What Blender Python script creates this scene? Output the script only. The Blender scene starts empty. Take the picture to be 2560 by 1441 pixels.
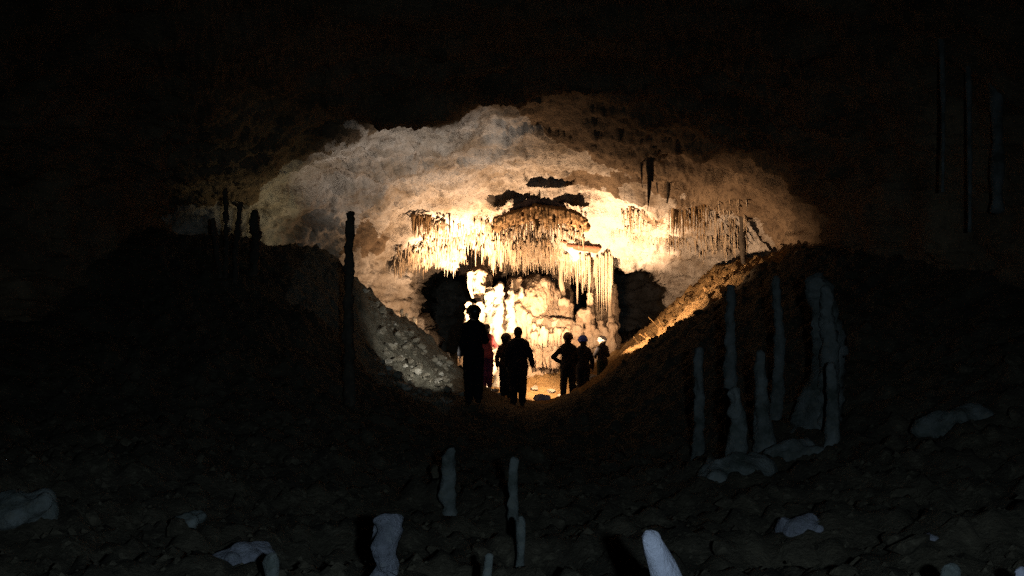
import bpy, bmesh, math, random
import numpy as np
from mathutils import Vector, Matrix, Euler

random.seed(7); rng = np.random.default_rng(7)
sc = bpy.context.scene
COL = sc.collection
F = 2745.0                      # focal length in photo pixels (photo 2560 x 1441)
CX, CY = 1280.0, 720.5
def W(px, py, Y):               # a photo pixel at depth Y metres -> world point (camera at origin, looking +Y)
    return Vector(((px - CX) / F * Y, Y, (CY - py) / F * Y))

# ------------------------------------------------------------------ camera, world, light
cam = bpy.data.cameras.new('camera'); camo = bpy.data.objects.new('camera', cam); COL.objects.link(camo)
cam.sensor_width = 36; cam.lens = 36 * F / 2560
cam.clip_start = 0.1; cam.clip_end = 300
camo.location = (0, 0, 0); camo.rotation_euler = (math.radians(90), 0, 0)
sc.camera = camo
wd = bpy.data.worlds.new('World'); sc.world = wd; wd.use_nodes = True
wd.node_tree.nodes['Background'].inputs[0].default_value = (0.02, 0.03, 0.05, 1)
wd.node_tree.nodes['Background'].inputs[1].default_value = 0.05
sc.view_settings.view_transform = 'Standard'; sc.view_settings.look = 'None'
sc.view_settings.exposure = 0; sc.view_settings.gamma = 1
sc.cycles.max_bounces = 3; sc.cycles.diffuse_bounces = 2; sc.cycles.glossy_bounces = 2
sc.cycles.use_denoising = False; sc.cycles.sample_clamp_indirect = 0.08; sc.cycles.sample_clamp_direct = 6
sc.cycles.caustics_reflective = False; sc.cycles.caustics_refractive = False
CLAY = False

def spot(name, loc, target, power, color, size_deg, blend, rad):
    d = bpy.data.lights.new(name, 'SPOT'); d.energy = power; d.color = color
    d.spot_size = math.radians(size_deg); d.spot_blend = blend; d.shadow_soft_size = rad
    o = bpy.data.objects.new(name, d); COL.objects.link(o); o.location = loc
    o.rotation_euler = (Vector(target) - Vector(loc)).to_track_quat('-Z', 'Y').to_euler()
    return o
def point(name, loc, power, color, rad):
    d = bpy.data.lights.new(name, 'POINT'); d.energy = power; d.color = color; d.shadow_soft_size = rad
    o = bpy.data.objects.new(name, d); COL.objects.link(o); o.location = loc
    return o
WARM = (1.0, 0.65, 0.385)
# the show-cave floodlights lie on the floor, hidden behind the visitors
spot('floodlight_glare', W(1188, 945, 27.0), W(1150, 606, 28.8), 9500, WARM, 46, 1.0, 0.04)
spot('floodlight_middle', W(1225, 950, 27.4), W(1310, 615, 28.7), 9500, WARM, 42, 1.0, 0.04)
spot('floodlight_right', W(1428, 945, 26.8), W(1530, 590, 28.4), 6500, WARM, 56, 1.0, 0.04)
spot('floodlight_wide', W(1320, 948, 26.9), W(1300, 520, 27.8), 2100, WARM, 118, 1.0, 0.05)
spot('floodlight_side', W(1200, 945, 26.8), W(1000, 660, 28.6), 560, WARM, 120, 1.0, 0.05)
spot('floodlight_slope', W(1536, 838, 24.6), W(1880, 690, 27.0), 800, WARM, 130, 1.0, 0.05)
spot('floodlight_left', W(790, 655, 23.4), W(560, 500, 23.0), 26, (1.0, 0.86, 0.50), 150, 1.0, 0.04)
point('floodlight', W(1205, 965, 26.6), 35, WARM, 0.05)
# added fill spots without a real source, brightening the flowstone and the floor
spot('added_fill', W(1264, 856, 25.5), W(1320, 810, 29.0), 380, WARM, 66, 1.0, 0.04)
spot('added_fill', W(1418, 842, 26.4), W(1350, 820, 29.0), 300, WARM, 70, 1.0, 0.04)
spot('added_fill', W(1460, 846, 26.9), W(1480, 790, 29.2), 160, WARM, 80, 1.0, 0.04)
spot('added_fill', W(1412, 842, 26.5), W(1345, 960, 27.4), 600, WARM, 80, 1.0, 0.04)
spot('torch_beam', W(1132, 918, 20.8), W(1040, 392, 24.1), 480, (1.0, 0.90, 0.80), 58, 0.6, 0.03)
spot('torch_spill', W(1140, 880, 20.4), W(1045, 880, 22.4), 85, (1.0, 0.97, 0.84), 74, 0.9, 0.03)
# faint cold light of the photographer's own lamp
spot('visitor_lamp', (0.45, -0.3, 0.1), (0.45, 6, -2.1), 540, (0.60, 0.84, 0.98), 96, 1.0, 0.05)

# ------------------------------------------------------------------ noise
def _hash(ix, iy, iz):
    h = (ix.astype(np.int64) * 374761393 + iy.astype(np.int64) * 668265263 + iz.astype(np.int64) * 2147483647 * 3 + 1013904223) & 0xffffffff
    h = ((h ^ (h >> 13)) * 1274126177) & 0xffffffff
    h = ((h ^ (h >> 16)) * 2246822519) & 0xffffffff
    return ((h ^ (h >> 15)) & 0xffffff).astype(np.float64) / 8388607.5 - 1.0
def vnoise(P):
    i = np.floor(P); f = P - i; i = i.astype(np.int64)
    u = f * f * f * (f * (f * 6 - 15) + 10)
    r = 0
    for a in (0, 1):
        wx = u[:, 0] if a else 1 - u[:, 0]
        for b in (0, 1):
            wy = u[:, 1] if b else 1 - u[:, 1]
            for c in (0, 1):
                wz = u[:, 2] if c else 1 - u[:, 2]
                r = r + wx * wy * wz * _hash(i[:, 0] + a, i[:, 1] + b, i[:, 2] + c)
    return r
def fbm(P, freq, octv, gain=0.5, off=0.0):
    P = np.asarray(P, float); s = 0; a = 1.0
    for k in range(octv):
        s = s + a * vnoise(P * freq + off + 17.3 * k); a *= gain; freq *= 2.03
    return s
def worley(P, freq):
    Q = P * freq; i = np.floor(Q).astype(np.int64); best = np.full(len(P), 9.0)
    for a in (-1, 0, 1):
        for b in (-1, 0, 1):
            for c in (-1, 0, 1):
                j = i + np.array([a, b, c])
                ox = _hash(j[:, 0], j[:, 1], j[:, 2]) * .5 + .5
                oy = _hash(j[:, 0] + 91, j[:, 1], j[:, 2]) * .5 + .5
                oz = _hash(j[:, 0], j[:, 1] + 57, j[:, 2]) * .5 + .5
                d = (j[:, 0] + ox - Q[:, 0]) ** 2 + (j[:, 1] + oy - Q[:, 1]) ** 2 + (j[:, 2] + oz - Q[:, 2]) ** 2
                best = np.minimum(best, d)
    return np.sqrt(best)
def sstep(a, b, x):
    t = np.clip((x - a) / (b - a), 0, 1); return t * t * (3 - 2 * t)
def tps_fit(X, v, lam=1e-6):
    X = np.asarray(X, float); v = np.asarray(v, float); n = len(X)
    d = np.sqrt(((X[:, None] - X[None]) ** 2).sum(-1)) + 1e-12
    K = d * d * np.log(d); K[np.arange(n), np.arange(n)] = lam
    Pm = np.c_[np.ones(n), X]
    A = np.zeros((n + 3, n + 3)); A[:n, :n] = K; A[:n, n:] = Pm; A[n:, :n] = Pm.T
    w = np.linalg.solve(A, np.r_[v, 0, 0, 0])
    def ev(Q):
        Q = np.asarray(Q, float); out = np.empty(len(Q))
        for s in range(0, len(Q), 40000):
            q = Q[s:s + 40000]
            dd = np.sqrt(((q[:, None] - X[None]) ** 2).sum(-1)) + 1e-12
            out[s:s + 40000] = (dd * dd * np.log(dd)) @ w[:n] + w[n] + q @ w[n + 1:]
        return out
    return ev

# ------------------------------------------------------------------ materials
def rock_mat(name, c1, c2, c3, scale=1.0, rough=0.85, bump=0.5, stretch=(1, 1, 1), dark=None, bscale=14.0, spec=0.3):
    m = bpy.data.materials.new(name); m.use_nodes = True
    nt = m.node_tree; N = nt.nodes; L = nt.links; bs = N['Principled BSDF']
    tc = N.new('ShaderNodeTexCoord'); mp = N.new('ShaderNodeMapping'); mp.inputs['Scale'].default_value = stretch
    L.new(tc.outputs['Object'], mp.inputs[0])
    n1 = N.new('ShaderNodeTexNoise'); n1.inputs['Scale'].default_value = 1.1 * scale; n1.inputs['Detail'].default_value = 6; n1.inputs['Roughness'].default_value = .65
    n2 = N.new('ShaderNodeTexNoise'); n2.inputs['Scale'].default_value = 6.0 * scale; n2.inputs['Detail'].default_value = 5; n2.inputs['Roughness'].default_value = .7
    L.new(mp.outputs[0], n1.inputs[0]); L.new(mp.outputs[0], n2.inputs[0])
    r1 = N.new('ShaderNodeValToRGB'); r1.color_ramp.elements[0].position = .36; r1.color_ramp.elements[1].position = .60
    r1.color_ramp.elements[0].color = (*c2, 1); r1.color_ramp.elements[1].color = (*c1, 1)
    L.new(n1.outputs[0], r1.inputs[0])
    r2 = N.new('ShaderNodeValToRGB'); r2.color_ramp.elements[0].position = .52; r2.color_ramp.elements[1].position = .72
    r2.color_ramp.elements[0].color = (0, 0, 0, 1); r2.color_ramp.elements[1].color = (1, 1, 1, 1)
    L.new(n2.outputs[0], r2.inputs[0])
    mx = N.new('ShaderNodeMixRGB'); mx.inputs[2].default_value = (*c3, 1)
    L.new(r2.outputs[0], mx.inputs[0]); L.new(r1.outputs[0], mx.inputs[1])
    L.new(mx.outputs[0], bs.inputs['Base Color'])
    bs.inputs['Roughness'].default_value = rough
    bs.inputs['Specular IOR Level'].default_value = spec
    n3 = N.new('ShaderNodeTexNoise'); n3.inputs['Scale'].default_value = bscale * scale; n3.inputs['Detail'].default_value = 7; n3.inputs['Roughness'].default_value = .7
    L.new(mp.outputs[0], n3.inputs[0])
    bp = N.new('ShaderNodeBump'); bp.inputs['Strength'].default_value = bump; bp.inputs['Distance'].default_value = .06
    L.new(n3.outputs[0], bp.inputs['Height']); L.new(bp.outputs[0], bs.inputs['Normal'])
    return m
M_ceil = rock_mat('limestone_ceiling', (.66, .58, .50), (.32, .25, .18), (.17, .12, .085), 1.0, bump=1.0)
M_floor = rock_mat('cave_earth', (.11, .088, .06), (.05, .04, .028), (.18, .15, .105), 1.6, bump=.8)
M_ochre_lit = rock_mat('lit_ochre', (.44, .27, .11), (.30, .17, .06), (.52, .38, .20), 1.8, bump=.8)  # ochre floor tone, brightened in colour where the floodlights fall
M_rub = rock_mat('grey_rubble', (.26, .24, .19), (.12, .11, .085), (.40, .38, .32), 2.4, bump=.9)
M_drip = rock_mat('dripstone_cream', (.78, .62, .44), (.52, .35, .20), (.40, .24, .12), 1.8, .55, .5, (1, 1, .25))
M_drip_brown = rock_mat('dripstone_brown', (.42, .26, .12), (.24, .13, .05), (.52, .35, .19), 2.0, .6, .5, (1, 1, .3))
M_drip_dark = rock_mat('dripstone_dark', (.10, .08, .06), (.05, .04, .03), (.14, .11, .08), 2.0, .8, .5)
M_flow = rock_mat('flowstone', (.70, .52, .36), (.60, .41, .26), (.78, .66, .50), 1.2, .5, .9, (1.3, 1.3, .4), bscale=9)
M_white = rock_mat('white_calcite', (.88, .80, .66), (.78, .66, .48), (.70, .52, .34), 1.5, .4, .5, (1, 1, .3))
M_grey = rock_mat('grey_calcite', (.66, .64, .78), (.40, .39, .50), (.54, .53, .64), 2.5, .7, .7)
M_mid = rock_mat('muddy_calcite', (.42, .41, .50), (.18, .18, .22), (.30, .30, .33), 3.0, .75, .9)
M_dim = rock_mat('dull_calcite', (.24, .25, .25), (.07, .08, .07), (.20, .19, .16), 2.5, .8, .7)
M_stone = rock_mat('rubble_stone', (.42, .38, .31), (.28, .24, .18), (.62, .58, .50), 3.0, .8, .7)
M_pale = rock_mat('pale_stone', (.72, .68, .60), (.55, .50, .42), (.80, .78, .72), 3.0, .7, .6)
def flat_mat(name, c, rough=.8, spec=.3, emit=None):
    m = bpy.data.materials.new(name); m.use_nodes = True; nt = m.node_tree; bs = nt.nodes['Principled BSDF']
    n = nt.nodes.new('ShaderNodeTexNoise'); n.inputs['Scale'].default_value = 18; n.inputs['Detail'].default_value = 4
    r = nt.nodes.new('ShaderNodeValToRGB')
    r.color_ramp.elements[0].color = (c[0] * .7, c[1] * .7, c[2] * .7, 1); r.color_ramp.elements[1].color = (*c, 1)
    r.color_ramp.elements[0].position = .35; r.color_ramp.elements[1].position = .6
    tc = nt.nodes.new('ShaderNodeTexCoord'); nt.links.new(tc.outputs['Object'], n.inputs[0])
    nt.links.new(n.outputs[0], r.inputs[0]); nt.links.new(r.outputs[0], bs.inputs['Base Color'])
    bs.inputs['Roughness'].default_value = rough; bs.inputs['Specular IOR Level'].default_value = spec
    if emit:
        bs.inputs['Emission Color'].default_value = (*emit[0], 1); bs.inputs['Emission Strength'].default_value = emit[1]
    return m

# ------------------------------------------------------------------ object helpers
def mesh_obj(name, V, Fc, mat, parent=None, smooth=True):
    me = bpy.data.meshes.new(name)
    V = np.asarray(V, np.float64)
    me.from_pydata(V.tolist(), [], [tuple(f) for f in (Fc.tolist() if hasattr(Fc, 'tolist') else Fc)])
    if smooth: me.polygons.foreach_set('use_smooth', [True] * len(me.polygons))
    me.materials.append(mat); me.update()
    o = bpy.data.objects.new(name, me); COL.objects.link(o)
    if parent: o.parent = parent
    return o
def tag(o, label=None, cat=None, group=None, kind=None):
    if label: o['label'] = label
    if cat: o['category'] = cat
    if group: o['group'] = group
    if kind: o['kind'] = kind
    return o
def grid_faces(nu, nv, flip=False):
    i = np.arange(nu - 1)[:, None] * nv + np.arange(nv - 1)[None]
    f = np.stack([i, i + 1, i + nv + 1, i + nv], -1).reshape(-1, 4)
    return f[:, ::-1] if flip else f
def grid_normals(P):
    du = np.gradient(P, axis=0); dv = np.gradient(P, axis=1)
    n = np.cross(du, dv); n /= np.linalg.norm(n, axis=-1, keepdims=True) + 1e-12
    return n

# signed-distance modelling: primitives blended on a grid, then surface nets
class SDF:
    def __init__(s, h, lo, hi):
        s.h = h; s.lo = np.array(lo, float) - 3 * h
        n = np.ceil((np.array(hi, float) + 3 * h - s.lo) / h).astype(int) + 1
        s.n = n; s.f = np.full(n, 1.0, np.float32)
        s.ax = [s.lo[k] + h * np.arange(n[k]) for k in range(3)]
    def _sub(s, lo, hi):
        sl = []
        for k in range(3):
            a = max(0, int((lo[k] - s.lo[k]) / s.h)); b = min(s.n[k], int((hi[k] - s.lo[k]) / s.h) + 2)
            if b <= a: return None
            sl.append(slice(a, b))
        G = np.meshgrid(s.ax[0][sl[0]], s.ax[1][sl[1]], s.ax[2][sl[2]], indexing='ij')
        return tuple(sl), G
    def _mix(s, sl, d, k, mode):
        a = s.f[sl]
        if mode == 'add':
            if k > 0:
                h = np.clip(.5 + .5 * (a - d) / k, 0, 1); s.f[sl] = a * (1 - h) + d * h - k * h * (1 - h)
            else: s.f[sl] = np.minimum(a, d)
        else: s.f[sl] = np.maximum(a, -d)
    def cap(s, a, b, ra, rb, k=.03, mode='add'):
        a = np.array(a, float); b = np.array(b, float); m = max(ra, rb) + k * 2 + 2 * s.h
        r = s._sub(np.minimum(a, b) - m, np.maximum(a, b) + m)
        if r is None: return
        sl, G = r; ab = b - a; L2 = max(ab @ ab, 1e-9)
        t = np.clip(sum((G[i] - a[i]) * ab[i] for i in range(3)) / L2, 0, 1)
        d = np.sqrt(sum((G[i] - a[i] - t * ab[i]) ** 2 for i in range(3))) - (ra + (rb - ra) * t)
        s._mix(sl, d.astype(np.float32), k, mode)
    def ell(s, c, r, k=.03, mode='add', rot=0.0):
        c = np.array(c, float); r = np.array(r, float); m = r.max() + k * 2 + 2 * s.h
        q = s._sub(c - m, c + m)
        if q is None: return
        sl, G = q; x = G[0] - c[0]; y = G[1] - c[1]; z = G[2] - c[2]
        if rot:
            cr, sr = math.cos(-rot), math.sin(-rot); x, y = x * cr - y * sr, x * sr + y * cr
        k0 = np.sqrt((x / r[0]) ** 2 + (y / r[1]) ** 2 + (z / r[2]) ** 2)
        k1 = np.sqrt((x / r[0] ** 2) ** 2 + (y / r[1] ** 2) ** 2 + (z / r[2] ** 2) ** 2) + 1e-9
        s._mix(sl, (k0 * (k0 - 1) / k1).astype(np.float32), k, mode)
    def plane(s, p, n):         # keep the side the normal points away from
        G = np.meshgrid(*s.ax, indexing='ij'); n = np.array(n, float); n /= np.linalg.norm(n)
        s.f = np.maximum(s.f, sum((G[i] - p[i]) * n[i] for i in range(3)).astype(np.float32))
    def mesh(s):
        f = s.f; ins = f < 0; n = s.n; c = np.array(n) - 1
        cnt = np.zeros(c, np.int32); pos = np.zeros(tuple(c) + (3,))
        offs = [(0, 0), (0, 1), (1, 0), (1, 1)]
        for ax in range(3):
            o = [k for k in range(3) if k != ax]
            A = [slice(None)] * 3; B = [slice(None)] * 3; A[ax] = slice(0, -1); B[ax] = slice(1, None)
            fa, fb = f[tuple(A)], f[tuple(B)]; cr = (fa < 0) != (fb < 0)
            t = np.where(cr, fa / np.where(cr, fa - fb, 1), 0)
            for (u, v) in offs:
                S = [None] * 3; S[ax] = slice(0, c[ax]); S[o[0]] = slice(u, u + c[o[0]]); S[o[1]] = slice(v, v + c[o[1]])
                m = cr[tuple(S)]; cnt += m
                pos[..., ax] += np.where(m, t[tuple(S)], 0); pos[..., o[0]] += np.where(m, u, 0); pos[..., o[1]] += np.where(m, v, 0)
        act = cnt > 0; idx = np.full(c, -1, np.int64); idx[act] = np.arange(act.sum())
        I = np.argwhere(act); V = (I + pos[act] / cnt[act][:, None]) * s.h + s.lo
        Fs = []
        for ax in range(3):
            o1, o2 = (ax + 1) % 3, (ax + 2) % 3
            A = [slice(None)] * 3; B = [slice(None)] * 3; A[ax] = slice(0, -1); B[ax] = slice(1, None)
            cr = ins[tuple(A)] != ins[tuple(B)]
            E = np.argwhere(cr)
            E = E[(E[:, o1] > 0) & (E[:, o2] > 0) & (E[:, o1] < c[o1]) & (E[:, o2] < c[o2])]
            d1 = np.zeros(3, int); d1[o1] = 1; d2 = np.zeros(3, int); d2[o2] = 1
            q = [idx[tuple((E - a * d1 - b * d2).T)] for a, b in ((1, 1), (0, 1), (0, 0), (1, 0))]
            q = np.stack(q, -1); fl = ~ins[tuple(E.T)]
            q[fl] = q[fl][:, ::-1]; Fs.append(q)
        return V, np.concatenate(Fs)
def vert_normals(V, Fq):
    a, b, c, d = (V[Fq[:, k]] for k in range(4)); n = np.cross(c - a, d - b)
    N = np.zeros_like(V)
    for k in range(4): np.add.at(N, Fq[:, k], n)
    return N / (np.linalg.norm(N, axis=1, keepdims=True) + 1e-12)

# ------------------------------------------------------------------ cave ceiling (one continuous rock skin)
CC = [  # px, py, depth
 (1280,-2500,3.6),(-1200,-2500,3.6),(3800,-2500,3.6),(1280,-1000,6.8),(-600,-1000,6.4),(3200,-1000,6.4),
 (1280,-300,11.6),(0,-300,10.5),(2560,-300,10.5),(1280,0,16),(400,0,14),(2200,0,14),(1280,150,19.3),(800,150,19),(1800,150,18.5),
 (400,250,18.5),(0,300,16),(2560,300,15.5),(2200,300,18.5),
 (860,285,21.6),(1100,290,22),(1300,285,22.2),(1600,285,22),(1000,400,24.0),(1280,400,24.8),(1600,400,24.6),(800,400,23.2),(600,400,21.8),
 (1280,460,26.2),(1000,470,25.4),(1600,470,26.0),(800,500,24.8),(500,480,22.8),(1280,520,27.6),(1100,530,27.4),(1500,520,27.5),(1750,500,26.6),
 (1280,580,28.5),(1100,585,28.4),(1500,580,28.5),(1700,580,28.2),(1280,640,29.5),(1060,640,29.2),(1500,640,29.5),(1650,640,29.4),
 (880,600,26.0),(980,600,27.8),(900,700,27.4),(1000,720,28.9),(960,800,28.4),(700,600,24.6),(560,560,24.0),(400,560,23.0),(300,600,20),
 (0,600,18),(-500,600,14),(-500,900,13),(200,900,18),(600,900,24),
 (1800,600,27.6),(1850,560,27.0),(1930,600,26.0),(1700,700,30),(1800,680,29),(1900,500,24.6),(2000,420,22),(2000,600,23.5),(2300,600,18),(2560,600,16.5),(3060,600,13),(3060,900,12),(2300,900,20),(1900,800,28),(1700,900,31),(1280,900,31.5),(1280,760,31),(1100,900,30)]
_c = np.array(CC, float)
_ev = tps_fit(_c[:, :2] / 500.0, 1.0 / _c[:, 2])
def poly_sd(px, py, poly):      # signed distance in photo pixels, positive inside
    P = np.array(poly, float); d = np.full(px.shape, 1e9); ins = np.zeros(px.shape, bool)
    for k in range(len(P)):
        a = P[k]; b = P[(k + 1) % len(P)]; e = b - a
        t = np.clip(((px - a[0]) * e[0] + (py - a[1]) * e[1]) / (e @ e), 0, 1)
        d = np.minimum(d, np.hypot(px - a[0] - t * e[0], py - a[1] - t * e[1]))
        c = ((a[1] > py) != (b[1] > py)) & (px < (b[0] - a[0]) * (py - a[1]) / ((b[1] - a[1]) or 1e-9) + a[0]); ins ^= c
    return np.where(ins, d, -d)
HOLE = [(998,812),(1000,700),(1012,668),(1040,652),(1090,648),(1150,668),(1200,676),(1300,680),(1400,668),(1480,650),(1545,645),(1615,656),(1664,684),(1708,734),(1680,800),(1560,860),(1540,1150),(1060,1150),(1050,850)]
SHADE = [(1312,470),(1318,445),(1335,425),(1360,432),(1385,420),(1410,440),(1442,462),(1400,474)]
def ceilD(px, py, holes=True):
    px = np.atleast_1d(np.asarray(px, float)); py = np.atleast_1d(np.asarray(py, float))
    inv = _ev(np.c_[px, py] / 500.0)
    D = 1.0 / np.clip(inv, 1 / 60.0, 1 / 1.5)
    # an upper pocket of the roof behind the grey slab: its front face stands steep towards the camera
    m = sstep(770, 860, px) * (1 - sstep(1290, 1420, px))
    D = D - m * .5 * sstep(292, 280, py) * sstep(60, 240, py)
    m2 = sstep(700, 800, px) * (1 - sstep(1200, 1340, px)); D = D - m2 * .25 * sstep(466, 440, py) * sstep(300, 340, py)
    D = D + .35 * sstep(0, 14, poly_sd(px, py, SHADE))
    if holes:
        wob = 6 * fbm(np.c_[px, py, px * 0] / 60.0, 1, 3)
        sd = poly_sd(px, py, HOLE) + wob
        wl = 26 + 110 * (1 - sstep(1010, 1130, px)) - 15 * sstep(1540, 1600, px)
        D = D + 14 * sstep(0, 1, sd / wl) ** 1.2
    return D
xs = np.concatenate([np.arange(-1400, 0, 60), np.arange(0, 380, 14), np.arange(380, 1960, 3.4), np.arange(1960, 2560, 14), np.arange(2560, 4000, 60)])
ys = np.concatenate([np.arange(-2600, -300, 90), np.arange(-300, 200, 18), np.arange(200, 280, 6), np.arange(280, 860, 3.2), np.arange(860, 1150, 14)])
PX, PY = np.meshgrid(xs, ys, indexing='ij')
D = ceilD(PX.ravel(), PY.ravel()).reshape(PX.shape)
P = np.stack([(PX - CX) / F * D, D, (CY - PY) / F * D], -1)
N = grid_normals(P); N *= np.sign((N * -P).sum(-1, keepdims=True))
Q = P.reshape(-1, 3)
near = sstep(5, 22, Q[:, 1])
disp = .26 * fbm(Q, .5, 3) + .14 * fbm(Q * [.4, 1.3, 2.6], 1.2, 3, off=21) + .08 * fbm(Q, 2.2, 3, off=5) + .04 * fbm(Q, 8, 2, off=9)
disp += .05 * np.abs(fbm(Q, 4.5, 2, off=31))
wq = worley(Q + .15 * fbm(Q, 3, 2)[:, None], 2.6); pm = sstep(.1, .5, fbm(Q, .9, 2, off=44))
disp -= .17 * sstep(.36, .12, wq) * pm * sstep(23.5, 26, Q[:, 1]); disp += .04 * np.abs(fbm(Q, 14, 2, off=3))
wq2 = worley(Q + .1 * fbm(Q, 5, 2)[:, None], 6.5); disp -= .10 * sstep(.32, .1, wq2) * sstep(23, 26, Q[:, 1]) * sstep(-.1, .4, fbm(Q, 1.4, 2, off=77))
Q2 = Q + N.reshape(-1, 3) * (disp * (.4 + .6 * near))[:, None]
ceiling = mesh_obj('cave_ceiling', Q2, grid_faces(len(xs), len(ys)), M_ceil)
M_ceilb = rock_mat('brown_shaded_limestone', (.30, .21, .13), (.15, .10, .06), (.09, .065, .045), 1.0, bump=1.0)  # brown rock, with the dimness of the near and upper-right ceiling painted in
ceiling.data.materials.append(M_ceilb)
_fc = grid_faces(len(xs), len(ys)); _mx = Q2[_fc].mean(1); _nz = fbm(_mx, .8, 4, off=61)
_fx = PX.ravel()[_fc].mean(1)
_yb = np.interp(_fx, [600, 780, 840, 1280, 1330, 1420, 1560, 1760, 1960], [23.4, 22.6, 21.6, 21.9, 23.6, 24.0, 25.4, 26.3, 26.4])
_mi = np.where(_mx[:, 1] < _yb + .55 * _nz, 1, 0)  # near and upper-right faces get the brown with painted shade
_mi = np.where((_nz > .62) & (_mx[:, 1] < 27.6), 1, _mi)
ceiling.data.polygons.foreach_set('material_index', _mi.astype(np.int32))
tag(ceiling, 'rough pale limestone ceiling and back wall of the cave', 'cave ceiling', kind='structure')
def roof_pt(px, py, out=0.0):
    d = float(ceilD(px, py, False)[0]) - out
    return W(px, py, d)

# ------------------------------------------------------------------ cave floor (heightfield)
FC = [ # photo px, py, depth on the ground
 (1280,1441,7.2),(1280,1300,9.6),(1280,1141,15),(1280,1062,19.5),(1280,1032,22.3),(1290,1013,24.6),(1183,1020,20.7),(1215,972,26.4),
 (1420,995,26.2),(1470,990,26.6),(1510,966,27.2),(1280,925,29),(1380,928,29),(1180,935,28.2),(1280,870,33),
 (1130,900,24.5),(1000,797,24),(900,707,23),(860,662,22.5),(700,628,22),(520,612,21),(400,598,21),(200,560,20.5),
 (1150,965,22.2),(950,850,22),(1050,925,22),(920,940,20),(800,800,20),(700,720,20.5),(600,900,17),(300,800,18),(0,700,18),(0,1000,13),(400,1100,12),(0,1300,8),(700,1250,9.8),
 (1890,700,23),(1844,740,22.7),(1789,770,22.5),(1741,804,22.3),(1702,832,22.2),(1640,866,22.2),(1578,893,22.4),(1536,926,22.8),(1500,968,23.4),(1450,1004,23.8),
 (1700,803,24.6),(1700,778,27.0),(1700,744,29.3),(1800,706,24.8),(1800,688,27.0),(1800,668,28.3),(1750,700,29.0),(1620,846,25.0),(1620,830,27.5),(1620,816,29.1),(1560,882,25.4),(1560,860,28.6),(1530,925,26),(1660,778,29.4),
 (1800,900,19.5),(2000,800,18.5),(2200,660,19),(2450,480,19),(2560,700,16.5),(2500,900,13.5),(2000,1200,11),(2500,1350,7.5),(1700,1060,17.5),(1600,1300,9.3)]
pts = [W(*c) for c in FC]
raw = [(0,0,-1.62),(-4,0,-1.5),(4,0,-1.5),(0,-6,-1.6),(-10,-6,-.5),(10,-6,-.5),(-10,4,-.6),(10,4,-.3),(-12,12,.5),(12,12,.8),(-13,22,1.8),(13,22,2.2),
       (-2.6,27,-1.6),(-3.6,27,-1.2),(-6,26,-.8),(-1.4,30,-2.1),(0,36,-2.6),(-4,36,-2.4),(4.6,33.5,-1.8),(3.0,32,-2.2),(5,38,-3),(7.5,30,-.1),(7,26,.9),(0,44,-3),(-8,36,0),(9,36,0)]
FX = np.array([(p.x, p.y) for p in pts] + [(r[0], r[1]) for r in raw]); FZ = np.array([p.z for p in pts] + [r[2] for r in raw])
_fe = tps_fit(FX / 10.0, FZ, 1e-4)
def path_mask(x, y):            # trodden floor where the visitors stand
    return np.exp(-((x - .15) / 1.5) ** 2) * sstep(19, 22, y) * (1 - sstep(27.5, 29, y))
def floor_z(x, y, noise=True):
    x = np.atleast_1d(np.asarray(x, float)); y = np.atleast_1d(np.asarray(y, float))
    z = _fe(np.c_[x, y] / 10.0)
    if noise:
        Pq = np.c_[x, y, z * 0]; am = (1 - .85 * path_mask(x, y))
        r = .10 * fbm(Pq, .9, 2, off=3) + .07 * fbm(Pq, 2.6, 3, off=8) + .045 * fbm(Pq, 9, 2, off=13)
        wv = worley(Pq, 3.2); wv2 = worley(Pq, 7.5)
        r += .07 * (sstep(.5, .2, wv) - .4) + .04 * (sstep(.5, .15, wv2) - .4)
        z = z + r * am
    return z
gx = np.concatenate([np.arange(-15, -6.4, .25), np.arange(-6.4, 6.4, .045), np.arange(6.4, 15, .25)])
gy = np.concatenate([np.arange(-8, 2, .4), np.arange(2, 14, .1), np.arange(14, 19, .07), np.arange(19, 30.5, .045), np.arange(30.5, 46, .3)])
GX, GY = np.meshgrid(gx, gy, indexing='ij')
GZ = floor_z(GX.ravel(), GY.ravel())
floor = mesh_obj('cave_floor', np.c_[GX.ravel(), GY.ravel(), GZ], grid_faces(len(gx), len(gy), True), M_floor)
floor.data.materials.append(M_ochre_lit); floor.data.materials.append(M_rub)
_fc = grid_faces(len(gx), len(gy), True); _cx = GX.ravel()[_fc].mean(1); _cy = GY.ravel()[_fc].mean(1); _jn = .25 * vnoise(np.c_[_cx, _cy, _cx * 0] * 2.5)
_mi = np.where((_cy > 23.6 + _jn) & (_cx > 1.5), 1, 0); _mi = np.where((_cy > 25.4 + _jn) & (_cx > -1.6) & (_cx <= 1.5), 1, _mi)  # lit slope and mound floor get the brightened ochre
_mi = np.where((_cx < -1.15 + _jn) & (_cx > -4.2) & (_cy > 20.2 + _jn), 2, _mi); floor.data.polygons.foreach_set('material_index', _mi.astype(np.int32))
tag(floor, 'dark earthen cave floor rising into rubble banks on both sides', 'cave floor', kind='structure')
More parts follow.
